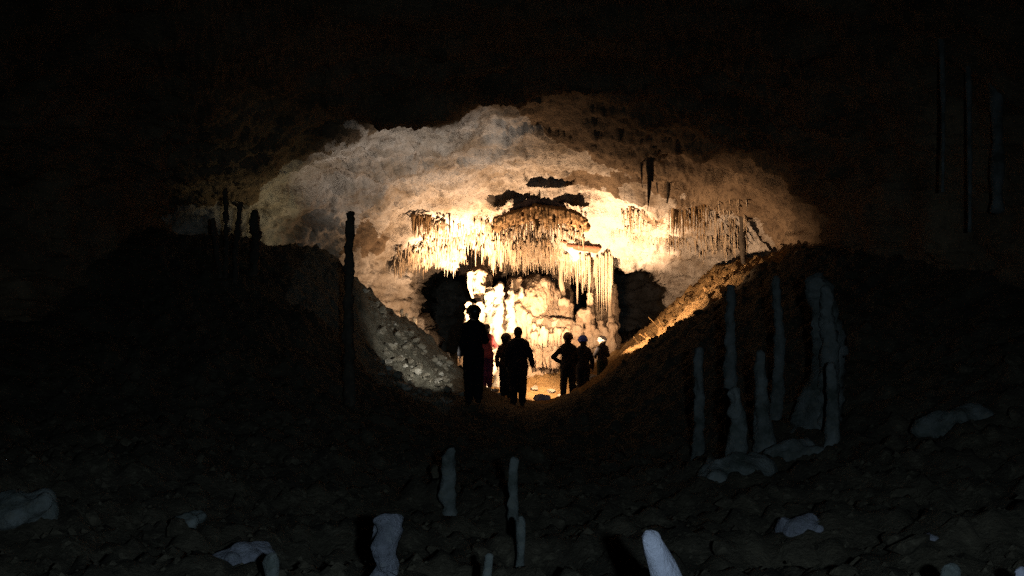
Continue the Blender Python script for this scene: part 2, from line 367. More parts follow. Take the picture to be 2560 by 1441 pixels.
# closing rock behind the camera and beyond the passage
def wall_sheet(name, p0, p1, z0, z1, amp, label):
    nu, nv = 60, 30; U, Vv = np.meshgrid(np.linspace(0, 1, nu), np.linspace(0, 1, nv), indexing='ij')
    X = p0[0] + (p1[0] - p0[0]) * U; Y = p0[1] + (p1[1] - p0[1]) * U; Z = z0 + (z1 - z0) * Vv
    A = np.stack([X, Y, Z], -1).reshape(-1, 3); A += (amp * fbm(A, .35, 4))[:, None] * np.array([.6, .6, .2])
    o = mesh_obj(name, A, grid_faces(nu, nv), M_ceil); tag(o, label, 'cave wall', kind='structure')
wall_sheet('cave_wall', (-16, -7), (16, -7), -3, 7, 1.0, 'rock wall closing the cave behind the viewpoint')
wall_sheet('cave_wall', (-14, 46), (14, 46), -6, 8, 1.0, 'rock wall far down the dark passage')
wall_sheet('cave_wall', (-14, -8), (-14, 30), -3, 7, 1.0, 'dark rock wall closing the left side')
wall_sheet('cave_wall', (14, -8), (14, 30), -3, 7, 1.0, 'dark rock wall closing the right side')
def on_floor(px, py, Y):        # ground point in the direction of a photo column at depth Y
    p = W(px, py, Y); return Vector((p.x, p.y, float(floor_z(p.x, p.y)[0])))

# ------------------------------------------------------------------ dripstone builders
_seed = [0]
def spike(root, tip, r0, r1, sides=9, rings=10, knob=.12, rnd_top=False):
    """tapered, knobbly, slightly bent cone from root to tip; returns verts, faces"""
    _seed[0] += 1; sd = _seed[0] * 3.7
    root = np.array(root, float); tip = np.array(tip, float); ax = tip - root; L = np.linalg.norm(ax); ax /= L
    u = np.cross(ax, (0, 1, 0)); u = u if np.linalg.norm(u) > .1 else np.cross(ax, (1, 0, 0)); u /= np.linalg.norm(u); v = np.cross(ax, u)
    t = np.linspace(0, 1, rings)
    if rnd_top:
        e = min(.4, 1.3 * r1 / L); t = np.r_[np.linspace(0, 1 - e, rings - 6), 1 - e + e * np.array([.3, .55, .75, .88, .96, 1.0])]
    R = r0 + (r1 - r0) * t ** .8
    g = np.random.default_rng(_seed[0]); kn = np.interp(t, np.linspace(0, 1, 9), g.normal(0, 1, 9)) + .5 * g.normal(0, .6, rings)
    R = R * np.clip(1 + knob * kn, .4, 1.8)
    if rnd_top: R = R * np.sqrt(np.clip(1 - np.clip((t - 1 + e) / e, 0, 1) ** 2, 0.01, 1))
    bend = np.random.default_rng(_seed[0] + 9).normal(0, .5, 2) * r0
    c = root[None] + ax[None] * (L * t)[:, None] + np.outer(np.sin(t * 3.0), u * bend[0] + v * bend[1]) * .6
    a = np.linspace(0, 2 * np.pi, sides, endpoint=False)
    dirs = np.cos(a)[:, None] * u + np.sin(a)[:, None] * v
    V = c[:, None] + dirs[None] * R[:, None, None]
    V = V.reshape(-1, 3)
    V = V + (vnoise(V / max(r0, .02) * .8 + sd) * r0 * knob * 1.2)[:, None] * np.repeat(dirs[None], rings, 0).reshape(-1, 3)
    V = np.r_[V, [c[0]], [c[-1] + ax * (r1 * (.04 if rnd_top else .5))]]
    f = []
    for i in range(rings - 1):
        for j in range(sides):
            k = (j + 1) % sides; f.append((i * sides + j, i * sides + k, (i + 1) * sides + k, (i + 1) * sides + j))
    n = rings * sides
    for j in range(sides):
        k = (j + 1) % sides; f.append((n, k, j)); f.append((n + 1, (rings - 1) * sides + j, (rings - 1) * sides + k))
    return V, f
def stalactite(px, y0, y1, w, mat, label, group, Y=None, lean=0, name='stalactite', up=.12, tipr=.12):
    root = roof_pt(px, y0, .05) if Y is None else W(px, y0, Y)
    tip = Vector((root.x + lean * root.y / F, root.y, (CY - y1) / F * root.y))
    L = root.z - tip.z; root2 = root + Vector((0, .06, up))
    r = w / 2 / F * root.y
    o = Vector(root)
    V, f = spike(root2 - o, tip - o, r, r * tipr, 7 if w < 9 else 10, 8 if L < .5 else 14, .14)
    ob = mesh_obj(name, V, f, mat); ob.location = o
    return tag(ob, label, 'stalactite', group)
def stalagmite(px, ytop, w, Y, mat, label, group=None, wb=None, lean=0, wt=None, base_py=None, blobs=(), cat='stalagmite'):
    """standing on the floor; w, wb photo-pixel widths at top/base; lean = px shift of the foot"""
    g = on_floor(px + lean, 1000, Y) if base_py is None else W(px + lean, base_py, Y)
    top = W(px, ytop, Y); base = Vector((g.x, g.y, g.z - .12))
    r1 = w / 2 / F * Y; r0 = (wb or w * 1.5) / 2 / F * Y
    L = (top - base).length
    V, f = spike(base - g, top - g, r0, r1, 18, max(12, int(L / .04)), .06, rnd_top=True)
    V = V + (fbm(V + g.x * 3, 11, 4, .6) * r1 * .45)[:, None] * np.array([1, .8, .2]) + (fbm(V[:, [2, 1, 0]] - g.y, 3.5, 2) * r1 * .18)[:, None] * np.array([1, .5, 0])
    ob = mesh_obj('stalagmite', V, f, mat); ob.location = g
    tag(ob, label, cat, group)
    for (bx, by, br, bz) in blobs: pass
    return ob

# ---- the hanging shelf with its brown drapery -----------------------------------------
def U(a, b): return random.uniform(a, b)
SY = 27.2
s = SDF(.022, W(1225, 600, SY - .4) - Vector((.1, .2, 0)), W(1480, 480, 28.3) + Vector((.1, .5, .1)))
top_arc = [(1240,543),(1262,534),(1285,527),(1310,519),(1340,512),(1370,514),(1400,519),(1425,524),(1445,532),(1462,541)]
for k in range(len(top_arc) - 1):
    a, b = top_arc[k], top_arc[k + 1]
    s.cap(W(a[0], a[1] + 4, SY), W(b[0], b[1] + 4, SY), .045, .045, .03)
    s.cap(W(a[0], a[1] + 12, SY + .12), W(b[0], b[1] + 12, SY + .12), .09, .09, .05)
    s.cap(W(a[0], a[1] + 26, SY + .25), W(b[0], b[1] + 26, SY + .25), .12, .12, .06)
for i in range(95):
    px = U(1243, 1459); ya = np.interp(px, [a[0] for a in top_arc], [a[1] for a in top_arc]); L = U(30, 62) * (1 - .5 * (abs(px - 1350) / 110) ** 2)
    yy = SY - U(0, .1); s.cap(W(px, ya + 5, yy), W(px + U(-1.5, 1.5), ya + L * .6, yy + .02), U(.02, .045), .028, .01); s.cap(W(px, ya + L * .6, yy + .02), W(px + U(-1.5, 1.5), ya + L, yy + .08), .028, .012, .01)
s.cap(W(1345, 516, SY + .15), W(1340, 488, 28.2), .10, .16, .08); s.cap(W(1290, 530, SY + .2), W(1300, 516, 28.3), .10, .16, .08); s.cap(W(1400, 524, SY + .2), W(1400, 512, 28.3), .10, .16, .08)
V, Fq = s.mesh(); Nn = vert_normals(V, Fq)
V = V + Nn * (.03 * fbm(V * [1, 1, .3], 9, 3))[:, None]
shelf = mesh_obj('drapery_shelf', V, Fq, M_drip_brown)
tag(shelf, 'brown arched drapery shelf hanging from the ceiling, dark gap above it', 'flowstone shelf')

s = SDF(.022, W(1262, 540, SY - .1) - Vector((.1, .2, 0)), W(1420, 470, 28.4) + Vector((.1, .3, .1)))
for k, (xa, ya, xb, yb, r) in enumerate(((1276, 524, 1318, 508, .05), (1318, 508, 1345, 498, .10), (1345, 498, 1385, 506, .10), (1385, 506, 1412, 516, .05), (1340, 504, 1341, 480, .09))):
    s.cap(W(xa, ya, SY + .12), W(xb, yb, SY + (.12 if k < 4 else .7)), r, r * (1 if k < 4 else 1.3), .06)
s.cap(W(1300, 516, SY + .3), W(1390, 516, SY + .3), .12, .12, .06)
V, Fq = s.mesh(); Nn = vert_normals(V, Fq); V = V + Nn * (.02 * fbm(V, 6, 3))[:, None]
tag(mesh_obj('root', V, Fq, rock_mat('shaded_dripstone', (.17, .14, .15), (.11, .09, .10), (.22, .19, .19), 2), shelf), 'root joining the shelf to the ceiling, its shadow painted in dark grey')  # back of the shelf, its shadow put into the dark grey

# ---- stalactite groups -----------------------------------------------------------------
ORD = ['leftmost','second','third','fourth','fifth','sixth','seventh','eighth','ninth','tenth'] + ['%dth' % k if k % 10 > 3 or k in (11, 12, 13) else '%d%s' % (k, {0: 'th', 1: 'st', 2: 'nd', 3: 'rd'}[k % 10]) for k in range(11, 80)]
def row(n, x0, x1, top, tip, w, mat, label, group, Y=None, jit=6, dY=0.0):
    for i in range(n):
        px = x0 + (x1 - x0) * (i + U(.25, .75)) / n
        t = top(px) if callable(top) else top; b = tip(px) if callable(tip) else tip
        y0 = t + U(-jit, jit); y1 = max(y0 + 10, b + U(-1, 1) * abs(b - t) * .28)
        YY = None
        if Y is not None: YY = Y + U(-.25, .25)
        elif dY: YY = float(ceilD(px, y0, False)[0]) - .05 - U(0, dY)
        stalactite(px, y0, y1, U(.6, 1.25) * w, mat, label + (', leftmost of its row' if i == 0 else ', ' + ORD[i] + ' from the left'), group, YY)
arc = lambda px: float(np.interp(px, [a[0] for a in top_arc], [a[1] for a in top_arc]))
row(14, 1032, 1076, 552, 592, 11, M_drip_brown, 'thick brown stalactite left of the glaring fringe', 'brown stalactites left of the bright fringe')
row(22, 1078, 1236, 566, 602, 5, M_drip, 'thin bright stalactite left of the brown drapery shelf', 'thin stalactites in the glaring patch')
row(42, 1244, 1460, lambda p: arc(p) + 34, lambda p: arc(p) + 76 + 14 * math.cos((p - 1350) / 70), 5, M_drip, 'slim stalactite under the brown drapery shelf', 'stalactites under the drapery shelf', Y=27.55, jit=4)
row(54, 1225, 1400, lambda p: 622, lambda p: 676, 6.5, M_drip, 'long cream stalactite in the fringe above the flowstone mound', 'middle fringe of long stalactites', dY=.7, jit=14)
row(34, 1064, 1225, lambda p: 634 + 8 * math.sin(p / 13), lambda p: 664 + 6 * math.sin(p / 17), 6, M_drip, 'short white stalactite above the left dark hollow', 'white fringe above the left hollow', dY=.5, jit=10)
row(18, 985, 1050, lambda p: 668 - (p - 985) * .5, lambda p: 700 - (p - 985) * .5, 6, M_drip, 'small cream stalactite beside the left wall of the fringe', 'far left fringe of stalactites', dY=.3)
row(5, 1110, 1142, 662, 690, 6, M_white, 'pointed white stalactite dangling before the left dark hollow', 'pointed tips before the left hollow', dY=.3, jit=3)
row(52, 1402, 1536, 642, lambda p: 700 + 85 * math.exp(-((p - 1497) / 34) ** 2), 6, M_drip, 'long thin tan stalactite in the right hand curtain', 'right hand curtain of long stalactites', dY=.8, jit=8)
row(14, 1560, 1650, 545, 585, 6, M_drip, 'slender stalactite on the pale wall right of the glare', 'slender stalactites on the pale wall')
row(24, 1672, 1770, 512, 594, 9, M_drip_brown, 'brown ribbed stalactite in the drapery on the right wall', 'ribbed drapery on the right wall', dY=.3, jit=12)
row(16, 1782, 1862, 556, 622, 8, M_drip, 'tan stalactite near the right end of the chamber', 'stalactites at the right end')
one = lambda *a, **k: stalactite(*a, **k)
def roof_py(px, Y):
    q = np.arange(700, -800, -5.0); d = ceilD(np.full(q.shape, px), q, False); k = np.where(d <= Y)[0]; return float(q[k[0]])
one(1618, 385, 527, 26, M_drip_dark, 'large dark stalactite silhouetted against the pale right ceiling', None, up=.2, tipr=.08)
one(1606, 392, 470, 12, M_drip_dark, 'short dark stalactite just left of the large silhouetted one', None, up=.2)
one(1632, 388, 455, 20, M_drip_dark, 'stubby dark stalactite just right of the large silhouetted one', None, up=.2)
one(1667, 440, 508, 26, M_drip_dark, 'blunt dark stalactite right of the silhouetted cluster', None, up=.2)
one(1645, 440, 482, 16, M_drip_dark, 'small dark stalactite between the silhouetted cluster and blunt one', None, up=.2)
one(1577, 522, 603, 9, M_drip_brown, 'single long brown stalactite alone right of the glare', None)
one(1569, 628, 651, 12, M_white, 'single white tooth shaped stalactite above the right dark hollow', None)
one(1123, 546, 590, 8, M_drip_dark, 'thin grey stalactite crossing the glaring left patch', None)
one(1343, 560, 602, 12, M_drip_brown, 'pointed brown stalactite at the middle of the drapery shelf', None, Y=27.0)
one(1526, 640, 835, 13, M_drip, 'longest tan stalactite reaching down at the right edge of the curtain', None, Y=29.0, tipr=.9)
one(1443, 655, 760, 8, M_drip, 'lone thin straw stalactite hanging down to a small stub', None, Y=29.2, tipr=.5)
one(1412, 640, 745, 24, M_drip, 'broad pale stalactite column left of the lone straw', None, Y=29.4, tipr=.45)
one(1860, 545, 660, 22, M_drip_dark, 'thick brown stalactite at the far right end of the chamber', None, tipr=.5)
one(2492, roof_py(2492, 15.5), 530, 40, M_dim, 'dim grey hanging column in the darkness at far right', None, Y=15.5, up=.5, tipr=.7)
one(2424, roof_py(2424, 15.5), 580, 18, M_dim, 'thin dim stalactite left of the grey hanging column', None, Y=15.5, up=.5, tipr=.5)
one(2356, roof_py(2356, 15.2), 480, 16, M_dim, 'thin dim stalactite in the upper right darkness', None, Y=15.2, up=.5, tipr=.5)
# uncounted small spikes
def bulk(name, specs, mat, label, cat):
    Vs, Fs, n = [], [], 0
    for (root, tip, r0, r1) in specs:
        V, f = spike(root, tip, r0, r1, 5, 5, .15); Vs.append(V); Fs += [tuple(i + n for i in q) for q in f]; n += len(V)
    return tag(mesh_obj(name, np.concatenate(Vs), Fs, mat), label, cat, kind='stuff')
sp = []
def addsp(n, x0, x1, t0, t1, l0, l1, w):
    for i in range(n):
        px = U(x0, x1); py = U(t0, t1); r = roof_pt(px, py, U(.02, .25)); L = U(l0, l1) / F * r.y; rr = U(.6, 1.2) * w / 2 / F * r.y
        sp.append((r + Vector((0, .04, .1)), r - Vector((0, 0, L)), rr, rr * .15))
addsp(330, 1055, 1260, 555, 650, 10, 32, 6); addsp(360, 1205, 1410, 595, 660, 16, 44, 6); addsp(90, 985, 1070, 620, 680, 8, 22, 7)
addsp(90, 1400, 1535, 630, 660, 16, 50, 6); addsp(150, 1540, 1700, 530, 610, 8, 26, 6); addsp(190, 1670, 1870, 500, 625, 10, 40, 8)
for i in range(110):
    px = U(1244, 1460); r = W(px, arc(px) + U(25, 55), U(27.3, 28.0)); L = U(12, 38) / F * r.y
    sp.append((r, r - Vector((0, 0, L)), .035, .006))
bulk('small_stalactites', sp, M_drip, 'mass of tiny stalactites between the larger ones on the bright ceiling', 'stalactites')

# ------------------------------------------------------------------ flowstone mound
def ground_y(px, Y): return float(on_floor(px, 900, Y).z)
lo = W(1130, 960, 28.0); hi = W(1440, 665, 30.6)
s = SDF(.024, (lo.x, 27.7, -2.7), (hi.x + .1, 31.3, hi.z + .1))
def cp(x0, y0, x1, y1, r0, r1, Y0=29.2, Y1=None, k=.08):
    s.cap(W(x0, y0, Y0), W(x1, y1, Y1 or Y0), r0 / F * Y0, r1 / F * Y0, k)
cp(1290, 930, 1290, 800, 90, 70, 30.0); cp(1330, 940, 1335, 760, 75, 50, 29.6); cp(1280, 930, 1285, 770, 60, 46, 29.45, k=.15); cp(1330, 920, 1338, 750, 62, 44, 29.3, k=.15); cp(1385, 920, 1380, 800, 44, 34, 29.4, k=.15); cp(1225, 930, 1235, 800, 60, 46, 29.4, k=.15); cp(1350, 900, 1345, 730, 60, 40, 29.4)
cp(1295, 760, 1290, 712, 45, 24, 29.9); cp(1335, 740, 1335, 712, 42, 26, 29.7)
cp(1200, 930, 1205, 830, 55, 42, 29.4); cp(1240, 920, 1245, 790, 50, 40, 29.2)
cp(1165, 930, 1172, 800, 26, 14, 29.0); cp(1180, 900, 1182, 770, 22, 11, 28.9)
cp(1395, 900, 1400, 800, 28, 22, 29.5); cp(1415, 900, 1412, 840, 22, 16, 29.3); cp(1375, 860, 1385, 740, 30, 20, 29.5)
for (x, y, r) in ((1283,704,9),(1300,700,8),(1316,703,8),(1330,708,9),(1345,694,9),(1362,704,13),(1378,716,10),(1390,745,8),(1402,775,8),(1410,800,8)):
    cp(x, y + 40, x, y, r * 1.4, r, 29.35, k=.04)
cp(1364, 760, 1364, 708, 16, 12, 29.1, k=.04)
for i in range(46):            # flutes and folds
    px = U(1230, 1425); py = U(760, 880); cp(px, py, px + U(-5, 5), py + U(25, 70), U(6, 12), U(5, 10), U(28.75, 29.0) + abs(px - 1320) / 400, k=.05)
for i in range(90):
    px = U(1215, 1425); py = U(740, 890); cp(px, py, px + U(-3, 3), py + U(15, 45), U(4, 7), U(3, 5), U(28.78, 28.95) + abs(px - 1320) / 330, k=.06)
for y0, xa, xb, yb in ((870, 1330, 1425, 28.45), (922, 1325, 1400, 28.35)):          # dripping hems
    for i in range(26):
        px = xa + (xb - xa) * (i + U(.2, .8)) / 26; sag = 10 * math.cos((px - (xa + xb) / 2) / 34); L = U(16, 44)
        cp(px, y0 + sag - L - 16, px + U(-1, 1), y0 + sag - U(4, 16), U(4, 7), 2, yb + U(-.08, .15), k=.03)
        cp(px, y0 + sag - L - 30, px + U(-4, 4), y0 + sag - L, U(9, 15), U(5, 9), yb + .35, k=.08)
V, Fq = s.mesh(); Nn = vert_normals(V, Fq)
V = V + Nn * (.025 * fbm(V * [1, 1, .3], 4, 3) + .02 * fbm(V * [1, 1, .5], 16, 2) - .015 * sstep(.3, .1, worley(V, 5.5)))[:, None]
o0 = Vector((W(1300, 900, 29.2).x, 29.2, -2.2))
mound = mesh_obj('flowstone_mound', V - np.array(o0), Fq, M_flow); mound.location = o0
tag(mound, 'large orange cream flowstone mound standing behind the visitors', 'flowstone')
# knobbly hanging rock left of the mound top
def blob(name, prims, h, mat, label, cat, amp=.04, fr=6, group=None, pit=0):
    A = np.array([[min(p[0][i], p[1][i]) - max(p[2], p[3]) for i in range(3)] for p in prims]).min(0) - .1
    B = np.array([[max(p[0][i], p[1][i]) + max(p[2], p[3]) for i in range(3)] for p in prims]).max(0) + .1
    s = SDF(h, A, B)
    for p in prims: s.cap(p[0], p[1], p[2], p[3], p[4] if len(p) > 4 else .06)
    V, Fq = s.mesh(); Nn = vert_normals(V, Fq)
    V = V + Nn * (amp * fbm(V, fr, 3) - pit * sstep(.35, .1, worley(V, fr)))[:, None]
    c = (A + B) / 2; c[2] = A[2] + .1
    o = mesh_obj(name, V - c, Fq, mat); o.location = c
    return tag(o, label, cat, group)
px_ = lambda a: a / F * 28.9
blob('hanging_rock', [(W(1196, 690, 28.9), W(1200, 725, 28.9), px_(22), px_(21)), (W(1200, 725, 28.9), W(1199, 748, 28.9), px_(19), px_(11)), (W(1200, 684, 29.0), W(1205, 655, 29.4), px_(20), px_(16)), (W(1215, 700, 29.1), W(1212, 730, 29.1), px_(15), px_(12))],
     .03, M_flow, 'rounded knobbly rock hanging left of the mound top', 'rock', .05, 7, pit=.04)
stalactite(1176, 690, 745, 20, M_white, 'white pointed fin on the left of the knobbly hanging rock', None, Y=28.6, lean=7, tipr=.3)
# white stalagmites on the mound
WS = [(1173,752,14,'leftmost small white stalagmite of the row below the knobbly rock'),(1186,757,14,'second small white stalagmite of the row below the knobbly rock'),
      (1202,752,20,'white stalagmite right of the two small ones below the knobbly rock'),(1226,716,26,'tall glaring white stalagmite left of the leaning one'),
      (1252,703,20,'tallest leaning white stalagmite on the mound'),(1279,722,19,'straight white fluted stalagmite at the middle of the mound'),
      (1302,716,9,'tiny white stalagmite lit in the notch on the mound')]
for i, (x, y, w, lb) in enumerate(WS):
    Y = 28.55 + .1 * (i % 2)
    b = {0: 830, 1: 830, 2: 850, 3: 860, 4: 850, 5: 820, 6: 735}[i]
    lean = {4: -16}.get(i, 0)
    stalagmite(x, y, w, Y, M_white, lb, 'white stalagmites on the mound', wb=w * 1.7, base_py=b, lean=lean)
stalagmite(1240, 868, 17, 27.6, M_white, 'glaring white column low between the red shirted visitor and the short one', None, wb=24)
# cluster of lumps and columns to the right of the mound
LUMPS = [(1458,770,790,18,'lumpy tan stalagmite with two heads beside the lone straw'),(1440,805,830,15,'tan lump low between the mound and the right columns'),
         (1475,730,860,13,'slim tan column left of the right curtain foot'),(1500,800,860,12,'narrow brown stalagmite below the right curtain'),(1528,790,880,16,'fluted column foot under the longest stalactite'),
         (1420,820,880,14,'rounded tan stalagmite against the right flank of the mound')]
for (x, y, yb, r, lb) in LUMPS:
    Y = 29.0; q = lambda a: a / F * Y
    pr = [(W(x, y + r * .6, Y), W(x + U(-3, 3), yb, Y), q(r * .6), q(r))]
    for j in range(5): pr.append((W(x + U(-r, r) * .8, U(y + 4, yb), Y - .15), W(x + U(-r, r) * .8, U(y + 4, yb) + 20, Y - .1), q(r * .4), q(r * .3)))
    blob('stalagmite', pr, .03, M_flow, lb, 'stalagmite', .03, 8, 'tan stalagmites right of the mound', pit=.03)
pr = [(W(1500, 905, 29.4), W(1512, 800, 29.8), .55, .25, .1), (W(1450, 900, 29.5), W(1450, 850, 29.7), .5, .35, .1), (W(1535, 900, 29.5), W(1532, 720, 30.0), .2, .1, .1), (W(1480, 720, 30.3), W(1500, 850, 29.9), .12, .35, .1), (W(1400, 690, 30.5), W(1400, 850, 30.2), .3, .5, .1)]
for j in range(26):
    x = U(1425, 1545); y = U(800, 890); pr.append((W(x, y, 28.9), W(x, y + U(14, 34), 28.95), .09, .06, .03))
blob('flowstone', pr, .035, M_flow, 'brown fluted flowstone base under the right hand curtain', 'flowstone', .06, 5, pit=.05)
# right lip: reddish pocket ledge under the glare, recess shade painted into its colour
blob('rock_ledge', [(W(1422, 613, 28.5), W(1496, 620, 28.6), .05, .09), (W(1440, 618, 28.7), W(1490, 624, 28.7), .09, .09), (W(1404, 602, 28.4), W(1414, 605, 28.4), .05, .045, .02)], .022,
     rock_mat('shaded_red_rock', (.17, .065, .032), (.12, .045, .022), (.22, .10, .05), 2), 'reddish brown rock ledge, darkened with painted recess shade, in the bright ceiling above the right curtain', 'rock', .02, 7)

# ------------------------------------------------------------------ small things on the banks
for (x, yt, w, lb) in ((1006,772,9,'leftmost of the three small white stalagmites behind the left bank'),(1017,783,7,'middle of the three small white stalagmites behind the left bank'),(1036,792,9,'rightmost of the three small white stalagmites behind the left bank')):
    stalagmite(x, yt, w, 26.2, M_white, lb, 'small white stalagmites behind the left bank', wb=w * 1.3, base_py=yt + 42)
spot('alcove_lamp', W(1060, 850, 25.5), W(1015, 770, 26.6), 12, WARM, 100, .9, .03)

def rock(px, py, Y, size, mat, label, group, name='rock', sink=.35, flat=.6, pt=None):
    _seed[0] += 1; r = np.random.default_rng(_seed[0] * 11)
    bm = bmesh.new(); bmesh.ops.create_icosphere(bm, subdivisions=2, radius=1)
    A = np.array([v.co[:] for v in bm.verts]); fs = [[v.index for v in f.verts] for f in bm.faces]; bm.free()
    for k in range(9):          # chip flat faces off
        n = r.normal(size=3); n /= np.linalg.norm(n); d = r.uniform(.42, .8); t = A @ n; A = A - np.outer(np.maximum(t - d, 0), n)
    A = A * size * np.array([r.uniform(.8, 1.3), r.uniform(.7, 1.1), flat * r.uniform(.8, 1.2)])
    g = pt if pt is not None else on_floor(px, py, Y)
    o = mesh_obj(name, A, fs, mat, smooth=False); o.location = g + Vector((0, 0, size * flat * (1 - sink) * .6))
    o.rotation_euler = (U(-.3, .3), U(-.3, .3), U(0, 6))
    return tag(o, label, 'rock', group)
def where(px, lo, hi, names):
    return names[int(np.clip((px - lo) / (hi - lo) * len(names), 0, len(names) - 1))]
for i in range(150):
    t = random.random(); px = 925 + 215 * t + U(-15, 25); Y = U(20.4, 23.4); sz = .035 + .11 * random.random() ** 2.2
    pale = random.random() < .16
    kind = ('pale' if pale else 'grey') + (' angular block' if sz > .09 else ' stone chip' if sz < .05 else ' angular stone')
    rock(px, 0, Y, sz, M_pale if pale else M_stone, kind + ' in the rubble, ' + where(px, 910, 1165, ['high on the left bank', 'on the upper left bank', 'halfway down the left bank', 'low on the left bank beside the tall visitor']), 'rubble stones on the left bank', flat=.75)
for (x, y, Y, sz, lb) in ((960,830,21.6,.13,'flat pale slab lying high on the left bank'),(1092,905,22.2,.2,'large flat pale slab low on the left bank'),(987,795,22.8,.12,'small upright pale stone near the crest of the left bank')):
    rock(x, y, Y, sz * .7, M_pale, lb, None, flat=.4)
for i in range(60):             # lit stones along the right slope
    t = random.random(); px = 1560 + 320 * t; Y = 23.3 + U(0, 4.2) + t * .6; sz = .03 + .09 * random.random() ** 2
    rock(px, 0, Y, sz, M_ochre_lit, ('large' if sz > .07 else 'small') + ' ochre stone ' + where(px, 1560, 1880, ['at the foot of the lit right slope', 'on the lower part of the lit right slope', 'on the upper part of the lit right slope', 'at the top of the lit right slope']), 'stones on the lit right slope', flat=.9)
for i in range(22):
    t = i / 21; px = 1555 + 340 * t + U(-6, 6); Y = 22.4 + .5 * t
    rock(px, 0, Y + U(-.2, .3), U(.05, .13), M_floor, 'dark boulder on the right rim, ' + (ORD[i] + ' from its low end' if i else 'the lowest'), 'boulders along the right rim', name='boulder', flat=.8)
for i in range(7):              # broken stalactites leaning on the slope
    x = (1584, 1590, 1603, 1622, 1630, 1647, 1655)[i]; Y = 26.3 + U(-.5, .5); g = on_floor(x + 8, 0, Y); r = U(.016, .03)
    a = Vector((U(-.36, -.16), U(-.1, .2), U(.10, .30)))
    V, f = spike((0, 0, -.06), a, r * 1.2, r * .6, 8, 7, .1)
    o = mesh_obj('broken_stalactite', V, f, M_ochre_lit); o.location = g
    tag(o, 'broken stalactite stick on the ochre slope, ' + ORD[i] + ' from the left', 'broken stalactite', 'broken stalactites on the right slope')
# rocks on the ground round the visitors
for (x, Y, sz, m, lb) in ((1335,27.9,.16,M_white,'pale stone at the foot of the mound'),(1352,27.3,.13,M_pale,'pale stone on the floor left of the akimbo visitor'),(1378,27.8,.15,M_white,'pale round stone just left of the akimbo visitor'),
    (1345,26.0,.2,M_grey,'grey stone in the small rubble heap between the two groups'),(1368,26.0,.22,M_grey,'large grey stone of the small rubble heap between the two groups'),(1388,26.8,.13,M_pale,'cream stone behind the left foot of the akimbo visitor'),
    (1400,27.6,.14,M_white,'white stone seen between the legs of the akimbo visitor'),(1482,27.9,.2,M_pale,'pale boulder seen between the blue helmet and white helmet visitors'),(1440,27.9,.13,M_white,'white stone seen behind the legs of the blue helmet visitor'),
    (1222,25.6,.1,M_pale,'small stone on the floor right of the tall visitor'),(1236,26.2,.12,M_pale,'stone near the feet of the red shirted visitor'),(1247,25.3,.08,M_pale,'small stone left of the short visitor'),
    (1115,25.6,.2,M_pale,'bright stone on the left bank beside the mound'),(1135,26.0,.17,M_stone,'brown stone just left of the mound foot'),(1100,25.4,.14,M_white,'whitish stone on the crest of the left bank')):
    rock(x, 0, Y, sz, m, lb, None)

# ------------------------------------------------------------------ dark stalagmites on the banks and foreground
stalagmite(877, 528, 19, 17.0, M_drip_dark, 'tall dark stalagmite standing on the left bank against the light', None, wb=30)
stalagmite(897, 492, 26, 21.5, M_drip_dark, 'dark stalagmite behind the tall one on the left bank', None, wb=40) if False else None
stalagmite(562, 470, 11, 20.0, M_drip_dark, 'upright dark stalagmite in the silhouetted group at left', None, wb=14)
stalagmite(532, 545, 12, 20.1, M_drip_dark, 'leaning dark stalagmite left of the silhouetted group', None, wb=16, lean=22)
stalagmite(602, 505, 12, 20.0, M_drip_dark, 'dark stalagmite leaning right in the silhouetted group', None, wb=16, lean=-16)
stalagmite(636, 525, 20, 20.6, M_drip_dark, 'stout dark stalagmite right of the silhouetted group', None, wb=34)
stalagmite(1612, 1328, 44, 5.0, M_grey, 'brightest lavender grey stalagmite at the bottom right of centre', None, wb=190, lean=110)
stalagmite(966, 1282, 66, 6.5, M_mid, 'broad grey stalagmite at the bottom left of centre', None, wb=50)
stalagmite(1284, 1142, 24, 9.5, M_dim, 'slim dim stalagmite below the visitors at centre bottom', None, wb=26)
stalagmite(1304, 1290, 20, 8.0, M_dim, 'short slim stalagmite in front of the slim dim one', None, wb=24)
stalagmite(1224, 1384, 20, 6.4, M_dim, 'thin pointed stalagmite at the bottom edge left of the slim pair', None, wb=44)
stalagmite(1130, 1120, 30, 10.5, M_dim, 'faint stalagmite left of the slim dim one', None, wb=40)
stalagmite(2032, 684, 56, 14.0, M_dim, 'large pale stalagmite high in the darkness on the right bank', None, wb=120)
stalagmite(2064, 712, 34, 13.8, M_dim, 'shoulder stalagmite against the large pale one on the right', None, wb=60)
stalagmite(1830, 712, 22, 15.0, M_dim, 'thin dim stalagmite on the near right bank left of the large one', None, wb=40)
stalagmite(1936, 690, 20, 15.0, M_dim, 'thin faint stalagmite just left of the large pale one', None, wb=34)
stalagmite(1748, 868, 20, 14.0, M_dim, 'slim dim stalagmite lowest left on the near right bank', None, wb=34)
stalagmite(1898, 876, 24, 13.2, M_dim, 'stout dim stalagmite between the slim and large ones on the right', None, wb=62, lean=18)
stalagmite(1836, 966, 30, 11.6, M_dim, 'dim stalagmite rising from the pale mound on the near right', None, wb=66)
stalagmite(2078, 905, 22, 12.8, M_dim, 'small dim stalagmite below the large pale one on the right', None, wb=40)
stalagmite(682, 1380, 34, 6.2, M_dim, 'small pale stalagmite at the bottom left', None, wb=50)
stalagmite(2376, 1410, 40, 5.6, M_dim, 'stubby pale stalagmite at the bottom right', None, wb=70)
stalagmite(2556, 1415, 40, 5.6, M_grey, 'pale stalagmite cut by the bottom right corner', None, wb=70)
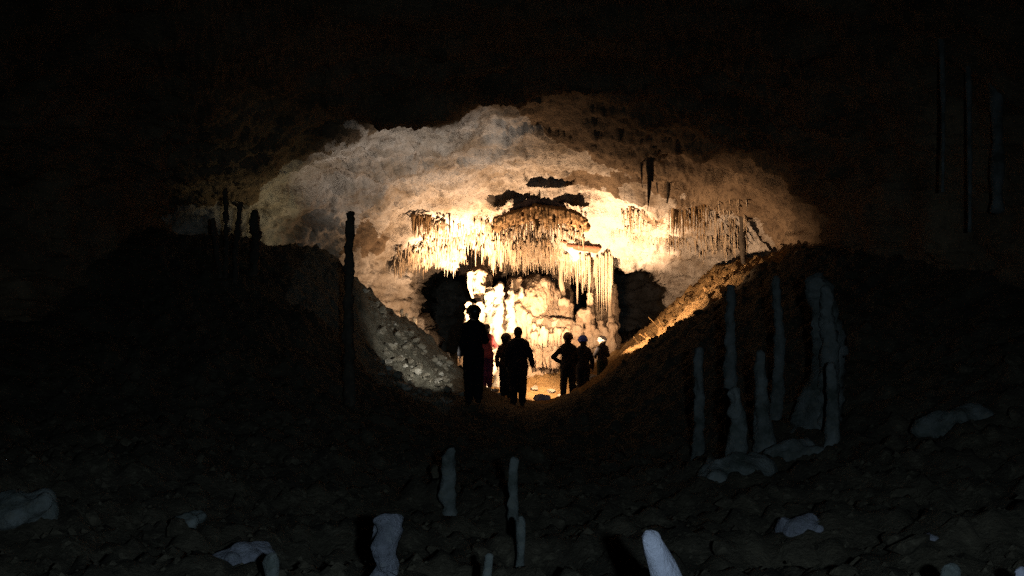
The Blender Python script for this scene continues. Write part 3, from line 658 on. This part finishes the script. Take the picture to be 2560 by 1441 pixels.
def mnd(px, py, Y, r, mat, lb):
    g = on_floor(px, py, Y); pr = [(g + Vector((-r * .5, 0, 0)), g + Vector((r * .5, .1, r * .15)), r * .5, r * .45, r * .2), (g, g + Vector((0, 0, r * .35)), r * .6, r * .3, r * .2)]
    for k in range(5): pr.append((g + Vector((U(-r, r), U(-r, r) * .6, 0)), g + Vector((U(-r, r), U(-r, r) * .6, r * U(.1, .4))), r * .3, r * .2, r * .15))
    blob('boulder', pr, max(.02, r / 14), mat, lb, 'rock', r * .12, 1.6 / r)
mnd(1840, 1110, 11.4, .42, M_dim, 'pale mound at the foot of a dim stalagmite on the near right')
mnd(1985, 1010, 12.6, .32, M_dim, 'low pale mound below the large stalagmite on the right')
mnd(600, 1360, 7.2, .22, M_mid, 'pale lump on the dark floor at the bottom left')
mnd(470, 1285, 8.6, .12, M_dim, 'small greenish stone on the dark floor at left')
mnd(30, 1310, 8.0, .3, M_dim, 'pale boulder at the left edge of the dark floor')
mnd(2010, 1300, 8.4, .16, M_mid, 'small pale stone on the dark floor at the lower right')
mnd(2330, 1325, 7.6, .05, M_mid, 'tiny pinkish stone on the dark floor at the lower right')
mnd(2400, 1010, 11.8, .38, M_dim, 'rounded dull boulder in the darkness at far right')
mnd(850, 1420, 6.3, .15, M_dim, 'grey lump at the bottom edge left of the broad stalagmite')
for i in range(60):
    x = U(0, 2560); Y = U(6.5, 15)
    sz = U(.04, .16)
    rock(x, 0, Y, sz, M_floor, ('large' if sz > .1 else 'small') + ' dark stone on the unlit floor ' + where(x, 0, 2560, ['at the far left', 'left of the broad stalagmite', 'between the two bright stalagmites', 'right of the brightest stalagmite', 'at the far right']) + (', near the lower edge' if Y < 9.5 else ', farther back'), 'dark stones on the foreground floor')

gv, gf, gn = [], [], 0
_g = np.random.default_rng(5); n = 5200
gY = 5.2 + 11 * _g.random(n) ** 1.3; gX = (_g.random(n) - .5) * gY * 1.0; gZ = floor_z(gX, gY); gS = .012 + .05 * _g.random(n) ** 3
base = np.array([(1, 0, -.3), (.3, .9, -.2), (-.8, .6, -.3), (-.7, -.7, -.2), (.4, -.9, -.3), (.1, .1, .8), (-.3, .2, .7)])
bf = [(0, 1, 5), (1, 2, 6), (1, 6, 5), (2, 3, 6), (3, 4, 5), (3, 5, 6), (4, 0, 5)]
rot = _g.random(n) * 6.3; c, q = np.cos(rot), np.sin(rot)
B = base[None] * (.7 + .6 * _g.random((n, 7, 3))); B = np.stack([B[..., 0] * c[:, None] - B[..., 1] * q[:, None], B[..., 0] * q[:, None] + B[..., 1] * c[:, None], B[..., 2] * .7], -1)
GVv = (B * gS[:, None, None] + np.stack([gX, gY, gZ], -1)[:, None]).reshape(-1, 3)
GFf = (np.array(bf)[None] + 7 * np.arange(n)[:, None, None]).reshape(-1, 3)
tag(mesh_obj('gravel', GVv, GFf, M_floor, smooth=False), 'loose gravel and stone chips on the dark foreground floor', 'gravel', kind='stuff')
# ------------------------------------------------------------------ people
hairm = flat_mat('dark_hair', (.012, .008, .006), .8)
SKIN = flat_mat('skin', (.45, .28, .19), .6)
def person(label, px, Y, H, heading, top, legs, headgear, hg_col, armL, armR, head_turn=0, stance=.085, foot_drop=0, build=1.0, lean=(0, 0), hair=None, zoff=0):
    """local frame: x right, y forward; armL / armR = (elbow, wrist) in a 1.75 m body"""
    g = on_floor(px, 1000, Y); S = H / 1.75
    sh = [Vector((-.155 * build, 0, 1.365)), Vector((.155 * build, 0, 1.365))]
    arms = [armL, armR]; ht = math.radians(head_turn)
    hr = Matrix.Rotation(ht, 3, 'Z'); hc = Vector((lean[0], lean[1] + .015, 1.618)); hs = 1.10 if H > 1.7 else 1.24
    def hp(x, y, z): return hc + hr @ (Vector((x, y, z)) * hs)
    def E(*r): return tuple(v * hs for v in r)
    lo, hi = (-.62, -.42, -.04), (.62, .6, 1.84)
    s = SDF(.0125, lo, hi)
    def leg_pr(s, inf, feet):
        for sg in (-1, 1):
            x = sg * stance
            s.cap((sg * .085, 0, .92), (x, .015, .49), (.088 + inf) * build, .06 + inf, .03)
            s.cap((x, .015, .49), (x, -.015, .1), .06 + inf * .9, (.042 + inf) if not feet else .042, .02)
            s.ell((x, -.03, .36), (.055 + inf, .06 + inf, .12), .03)
    def torso_pr(s, inf):
        s.ell((0, 0, .96), ((.16 + inf) * build, .115 + inf, .13 + inf), .05)
        s.ell((lean[0] * .3, 0, 1.12), ((.145 + inf) * build, .10 + inf, .17), .06)
        s.ell((lean[0] * .6, lean[1] * .5, 1.29), ((.172 + inf) * build, .115 + inf, .18), .06)
        s.cap((-.12 * build, 0, 1.365), (.12 * build, 0, 1.365), .060 + inf, .060 + inf, .06); s.cap((-.12 * build, 0, 1.385), (0, 0, 1.475), .045 + inf, .05 + inf, .05); s.cap((.12 * build, 0, 1.385), (0, 0, 1.475), .045 + inf, .05 + inf, .05)
        s.cap((0, -.01, 1.43), (lean[0], lean[1], 1.50), .07 + inf, .055 + inf * .6, .05)
    def arm_pr(s, inf, cut=False):
        for sd in (0, 1):
            e, w = (Vector(v) for v in arms[sd])
            s.cap(sh[sd], e, .052 + inf, .042 + inf, .03)
            w2 = e + (w - e) * (.95 if cut else 1.0)
            s.cap(e, w2, .042 + inf, .029 + inf, .015)
    # body
    leg_pr(s, 0, True); torso_pr(s, 0); arm_pr(s, 0)
    for sg in (-1, 1):
        x = sg * stance; s.cap((x, -.03, .045), (x + sg * .02, .16, .03), .04, .032, .02)
    s.cap((lean[0] * .8, lean[1] * .8 - .01, 1.45), tuple(hp(0, -.015, -.06)), .056, .052, .03)
    s.ell(hp(0, -.01, .02), E(.076, .096, .098), .02, rot=ht); s.ell(hp(0, .03, -.05), E(.052, .055, .062), .03, rot=ht)
    s.cap(hp(0, .085, .0), hp(0, .105, -.025), .010, .014, .01)                  # nose
    s.cap(hp(-.03, .078, .022), hp(.03, .078, .022), .014, .014, .012)           # brow
    s.cap(hp(-.02, .083, -.055), hp(.02, .083, -.055), .009, .009, .01)          # lips
    for sg in (-1, 1):
        s.ell(hp(sg * .033, .092, .004), E(.014, .012, .010), 0, 'sub')
        s.ell(hp(sg * .079, -.005, -.005), E(.012, .02, .032), .008, rot=ht)
        e, w = (Vector(v) for v in arms[0 if sg < 0 else 1]); d = (w - e).normalized()
        side = Vector((0, 1, 0)) if abs(d.y) < .8 else Vector((0, 0, 1)); side = (side - d * side.dot(d)).normalized(); nrm = d.cross(side)
        pc = w + d * .05; s.cap(w, pc + side * .012, .028, .030, .01); s.cap(pc - side * .02, pc + side * .022, .022, .022, .01)
        for k, (ff, L) in enumerate(((-.030, .058), (-.010, .070), (.011, .074), (.031, .066))):
            a = pc + d * .02 + side * ff; m = a + d * L * .55 + nrm * (-sg) * .006; t = m + d * L * .42 + nrm * (-sg) * .018
            s.cap(a, m, .0105, .0095, .002); s.cap(m, t, .0095, .008, .002)
        th = w + d * .025 + side * .025; s.cap(th, th + d * .03 + side * .03, .0125, .011, .004); s.cap(th + d * .03 + side * .03, th + d * .062 + side * .036, .011, .009, .002)
    V, Fq = s.mesh(); body = mesh_obj('person', V * S, Fq, SKIN); body.location = g + Vector((0, 0, zoff)); body.rotation_euler = (0, 0, heading)
    tag(body, label, 'person', 'visitors in front of the flowstone')
    # jacket
    s = SDF(.014, lo, hi); torso_pr(s, .026); arm_pr(s, .022, True); s.ell((0, 0, .9), ((.19) * build, .15, .12), .05); s.plane((0, 0, .83), (0, 0, -1)); s.plane((0, 0, 1.505), (0, -.1, 1))
    V, Fq = s.mesh(); Nn = vert_normals(V, Fq); V = V + Nn * (.009 * fbm(V + px, 9, 3))[:, None]
    mesh_obj('jacket', V * S, Fq, top, body)
    s = SDF(.014, lo, hi); leg_pr(s, .036, False); s.ell((0, 0, .94), ((.17) * build, .13, .13), .05); s.plane((0, 0, 1.0), (0, 0, 1)); s.plane((0, 0, .07), (0, 0, -1))
    V, Fq = s.mesh(); Nn = vert_normals(V, Fq); V = V + Nn * (.008 * fbm(V + px + 9, 9, 3))[:, None]
    mesh_obj('trousers', V * S, Fq, legs, body)
    for sg in (-1, 1):
        s = SDF(.012, (-.3, -.2, -.05), (.3, .3, .2)); x = sg * stance
        s.cap((x, -.035, .05), (x + sg * .02, .165, .038), .05, .04, .02); s.cap((x, -.02, .05), (x, -.015, .12), .05, .05, .02); s.plane((0, 0, -.01), (0, 0, -1))
        V, Fq = s.mesh(); mesh_obj('boot', V * S, Fq, M_boot, body)
    if headgear == 'helmet':
        s = SDF(.009, (-.2, -.22, 1.5), (.2, .26, 1.84)); c = hp(0, -.005, .035)
        s.ell(c, E(.112, .132, .118), 0, rot=ht); s.plane(hp(0, 0, -.004), (0, -.12, -1)); s.ell(hp(0, .06, .012), E(.098, .105, .010), .01, rot=ht)
        s.cap(hp(0, -.11, .09), hp(0, .07, .14), .012, .012, .012)
        V, Fq = s.mesh(); h = mesh_obj('helmet', V * S, Fq, hg_col, body)
        s = SDF(.007, (-.2, -.2, 1.6), (.2, .26, 1.8)); a = hp(0, .125, .07); s.cap(a, a + hr @ Vector((0, .02, 0)), .026, .02, 0)
        V, Fq = s.mesh(); mesh_obj('headlamp', V * S, Fq, M_boot, h)
        bn = [hp(.113 * math.sin(t), -.005 + .133 * math.cos(t), .055) for t in np.linspace(0, 2 * math.pi, 25)[:-1]]
        s = SDF(.007, (-.22, -.24, 1.6), (.22, .26, 1.8))
        for k in range(24): s.cap(bn[k], bn[(k + 1) % 24], .007, .007, 0)
        V, Fq = s.mesh(); mesh_obj('helmet_band', V * S, Fq, M_boot, h)
    if True:
        s = SDF(.009, (-.2, -.22, 1.4), (.2, .26, 1.84)); s.ell(hp(0, -.02, .03), E(.086, .098, .098), 0, rot=ht); s.ell(hp(0, -.045, -.035), E(.074, .06, .085), .03, rot=ht)
        s.ell(hp(0, .11, -.03), E(.08, .07, .09), 0, 'sub', rot=ht)
        V, Fq = s.mesh(); Nn = vert_normals(V, Fq); V = V + Nn * (.004 * fbm(V, 40, 2))[:, None]
        mesh_obj('hair', V * S, Fq, hg_col if headgear == 'hair' else hairm, body)
    return body
M_boot = flat_mat('black_rubber', (.02, .02, .02), .6)
blk = flat_mat('dark_jacket', (.010, .009, .011), .9); navy = flat_mat('navy_cloth', (.008, .009, .016), .9); brn = flat_mat('brown_cloth', (.05, .025, .015), .9)
red = flat_mat('red_cloth', (.62, .12, .12), .85); prp = flat_mat('purple_cloth', (.12, .03, .10), .9); jean = flat_mat('dark_jeans', (.010, .010, .015), .9)
h_dark = flat_mat('dark_red_helmet', (.06, .012, .012), .35, .5); h_blue = flat_mat('blue_helmet', (.07, .15, .75), .35, .5); h_white = flat_mat('white_helmet', (.75, .68, .64), .35, .5)
h_black = flat_mat('black_helmet', (.015, .012, .012), .4, .5)
R = math.radians
person('tall visitor in black helmet holding a lit torch, leftmost of all', 1184, 20.7, 1.83, R(12), blk, jean, 'helmet', h_black,
       ((-.205, .02, 1.12), (-.235, .08, .87)), ((.23, .08, 1.13), (.14, .26, 1.10)), head_turn=38, build=.94)
person('visitor in a red shirt half hidden behind the tall one', 1216, 26.4, 1.54, R(20), red, prp, 'hair', flat_mat('grey_brown_hair', (.12, .10, .08), .8),
       ((-.25, .10, 1.15), (-.16, .26, 1.22)), ((.29, .08, 1.16), (.14, .26, 1.20)))
person('short helmeted visitor in brown jacket left of the big man', 1265, 25.3, 1.46, R(-12), brn, jean, 'helmet', h_black,
       ((-.25, -.02, 1.14), (-.26, .04, .90)), ((.22, .04, 1.14), (.2, .1, .9)), head_turn=-25)
person('big bareheaded man with arms hanging in the middle', 1295, 24.5, 1.76, R(0), navy, jean, 'hair', hairm,
       ((-.25, -.01, 1.12), (-.25, .05, .88)), ((.275, -.01, 1.12), (.32, .04, .90)), build=1.16, stance=.095)
person('visitor with left hand on hip and dark red helmet', 1420, 26.2, 1.56, R(-5), blk, jean, 'helmet', h_dark,
       ((-.40, -.04, 1.13), (-.20, .05, .99)), ((.25, .03, 1.13), (.2, .14, .95)), build=1.04, stance=.12)
person('visitor in a shiny blue helmet standing close to the akimbo one', 1457, 26.6, 1.52, R(-8), navy, jean, 'helmet', h_blue,
       ((-.22, .02, 1.14), (-.2, .1, .92)), ((.26, .0, 1.12), (.27, .06, .88)), head_turn=20, build=1.02)
person('small visitor in a white helmet with a dark band, rightmost', 1506, 27.2, 1.27, R(30), blk, flat_mat('green_cloth', (.004, .012, .008), .9), 'helmet', h_white,
       ((-.24, .08, 1.16), (-.12, .24, 1.05)), ((.27, .06, 1.14), (.16, .24, 1.04)), head_turn=25, build=1.05)
# torch in the tall visitor's hand
bm = bmesh.new(); bmesh.ops.create_cone(bm, cap_ends=True, segments=14, radius1=.016, radius2=.016, depth=.12)
bmesh.ops.create_cone(bm, cap_ends=True, segments=14, radius1=.018, radius2=.03, depth=.05, matrix=Matrix.Translation((0, 0, .085)))
me = bpy.data.meshes.new('torch'); bm.to_mesh(me); bm.free(); me.materials.append(M_boot)
to = bpy.data.objects.new('torch', me); COL.objects.link(to); to.location = W(1160, 924, 20.62); to.rotation_euler = (R(-15), R(-50), 0)
tag(to, 'small lit torch in the left hand of the tall visitor', 'torch')
bm = bmesh.new(); bmesh.ops.create_uvsphere(bm, u_segments=14, v_segments=8, radius=.024, matrix=Matrix.Translation((0, 0, .105)) @ Matrix.Diagonal((1, 1, .4, 1)))
me = bpy.data.meshes.new('lens'); bm.to_mesh(me); bm.free(); me.materials.append(flat_mat('torch_lens', (.9, .9, .8), .3, emit=((1, .9, .7), 6)))
ln = bpy.data.objects.new('lens', me); COL.objects.link(ln); ln.parent = to

if CLAY:
    wd.node_tree.nodes['Background'].inputs[1].default_value = 1
    for o in list(bpy.data.objects):
        if o.type == 'LIGHT': o.data.energy = 0
    point('clay', (2, 8, 1), 4000, (1, 1, 1), .3); point('clay2', (0, 22, 0.5), 2500, (1, .9, .9), .3)
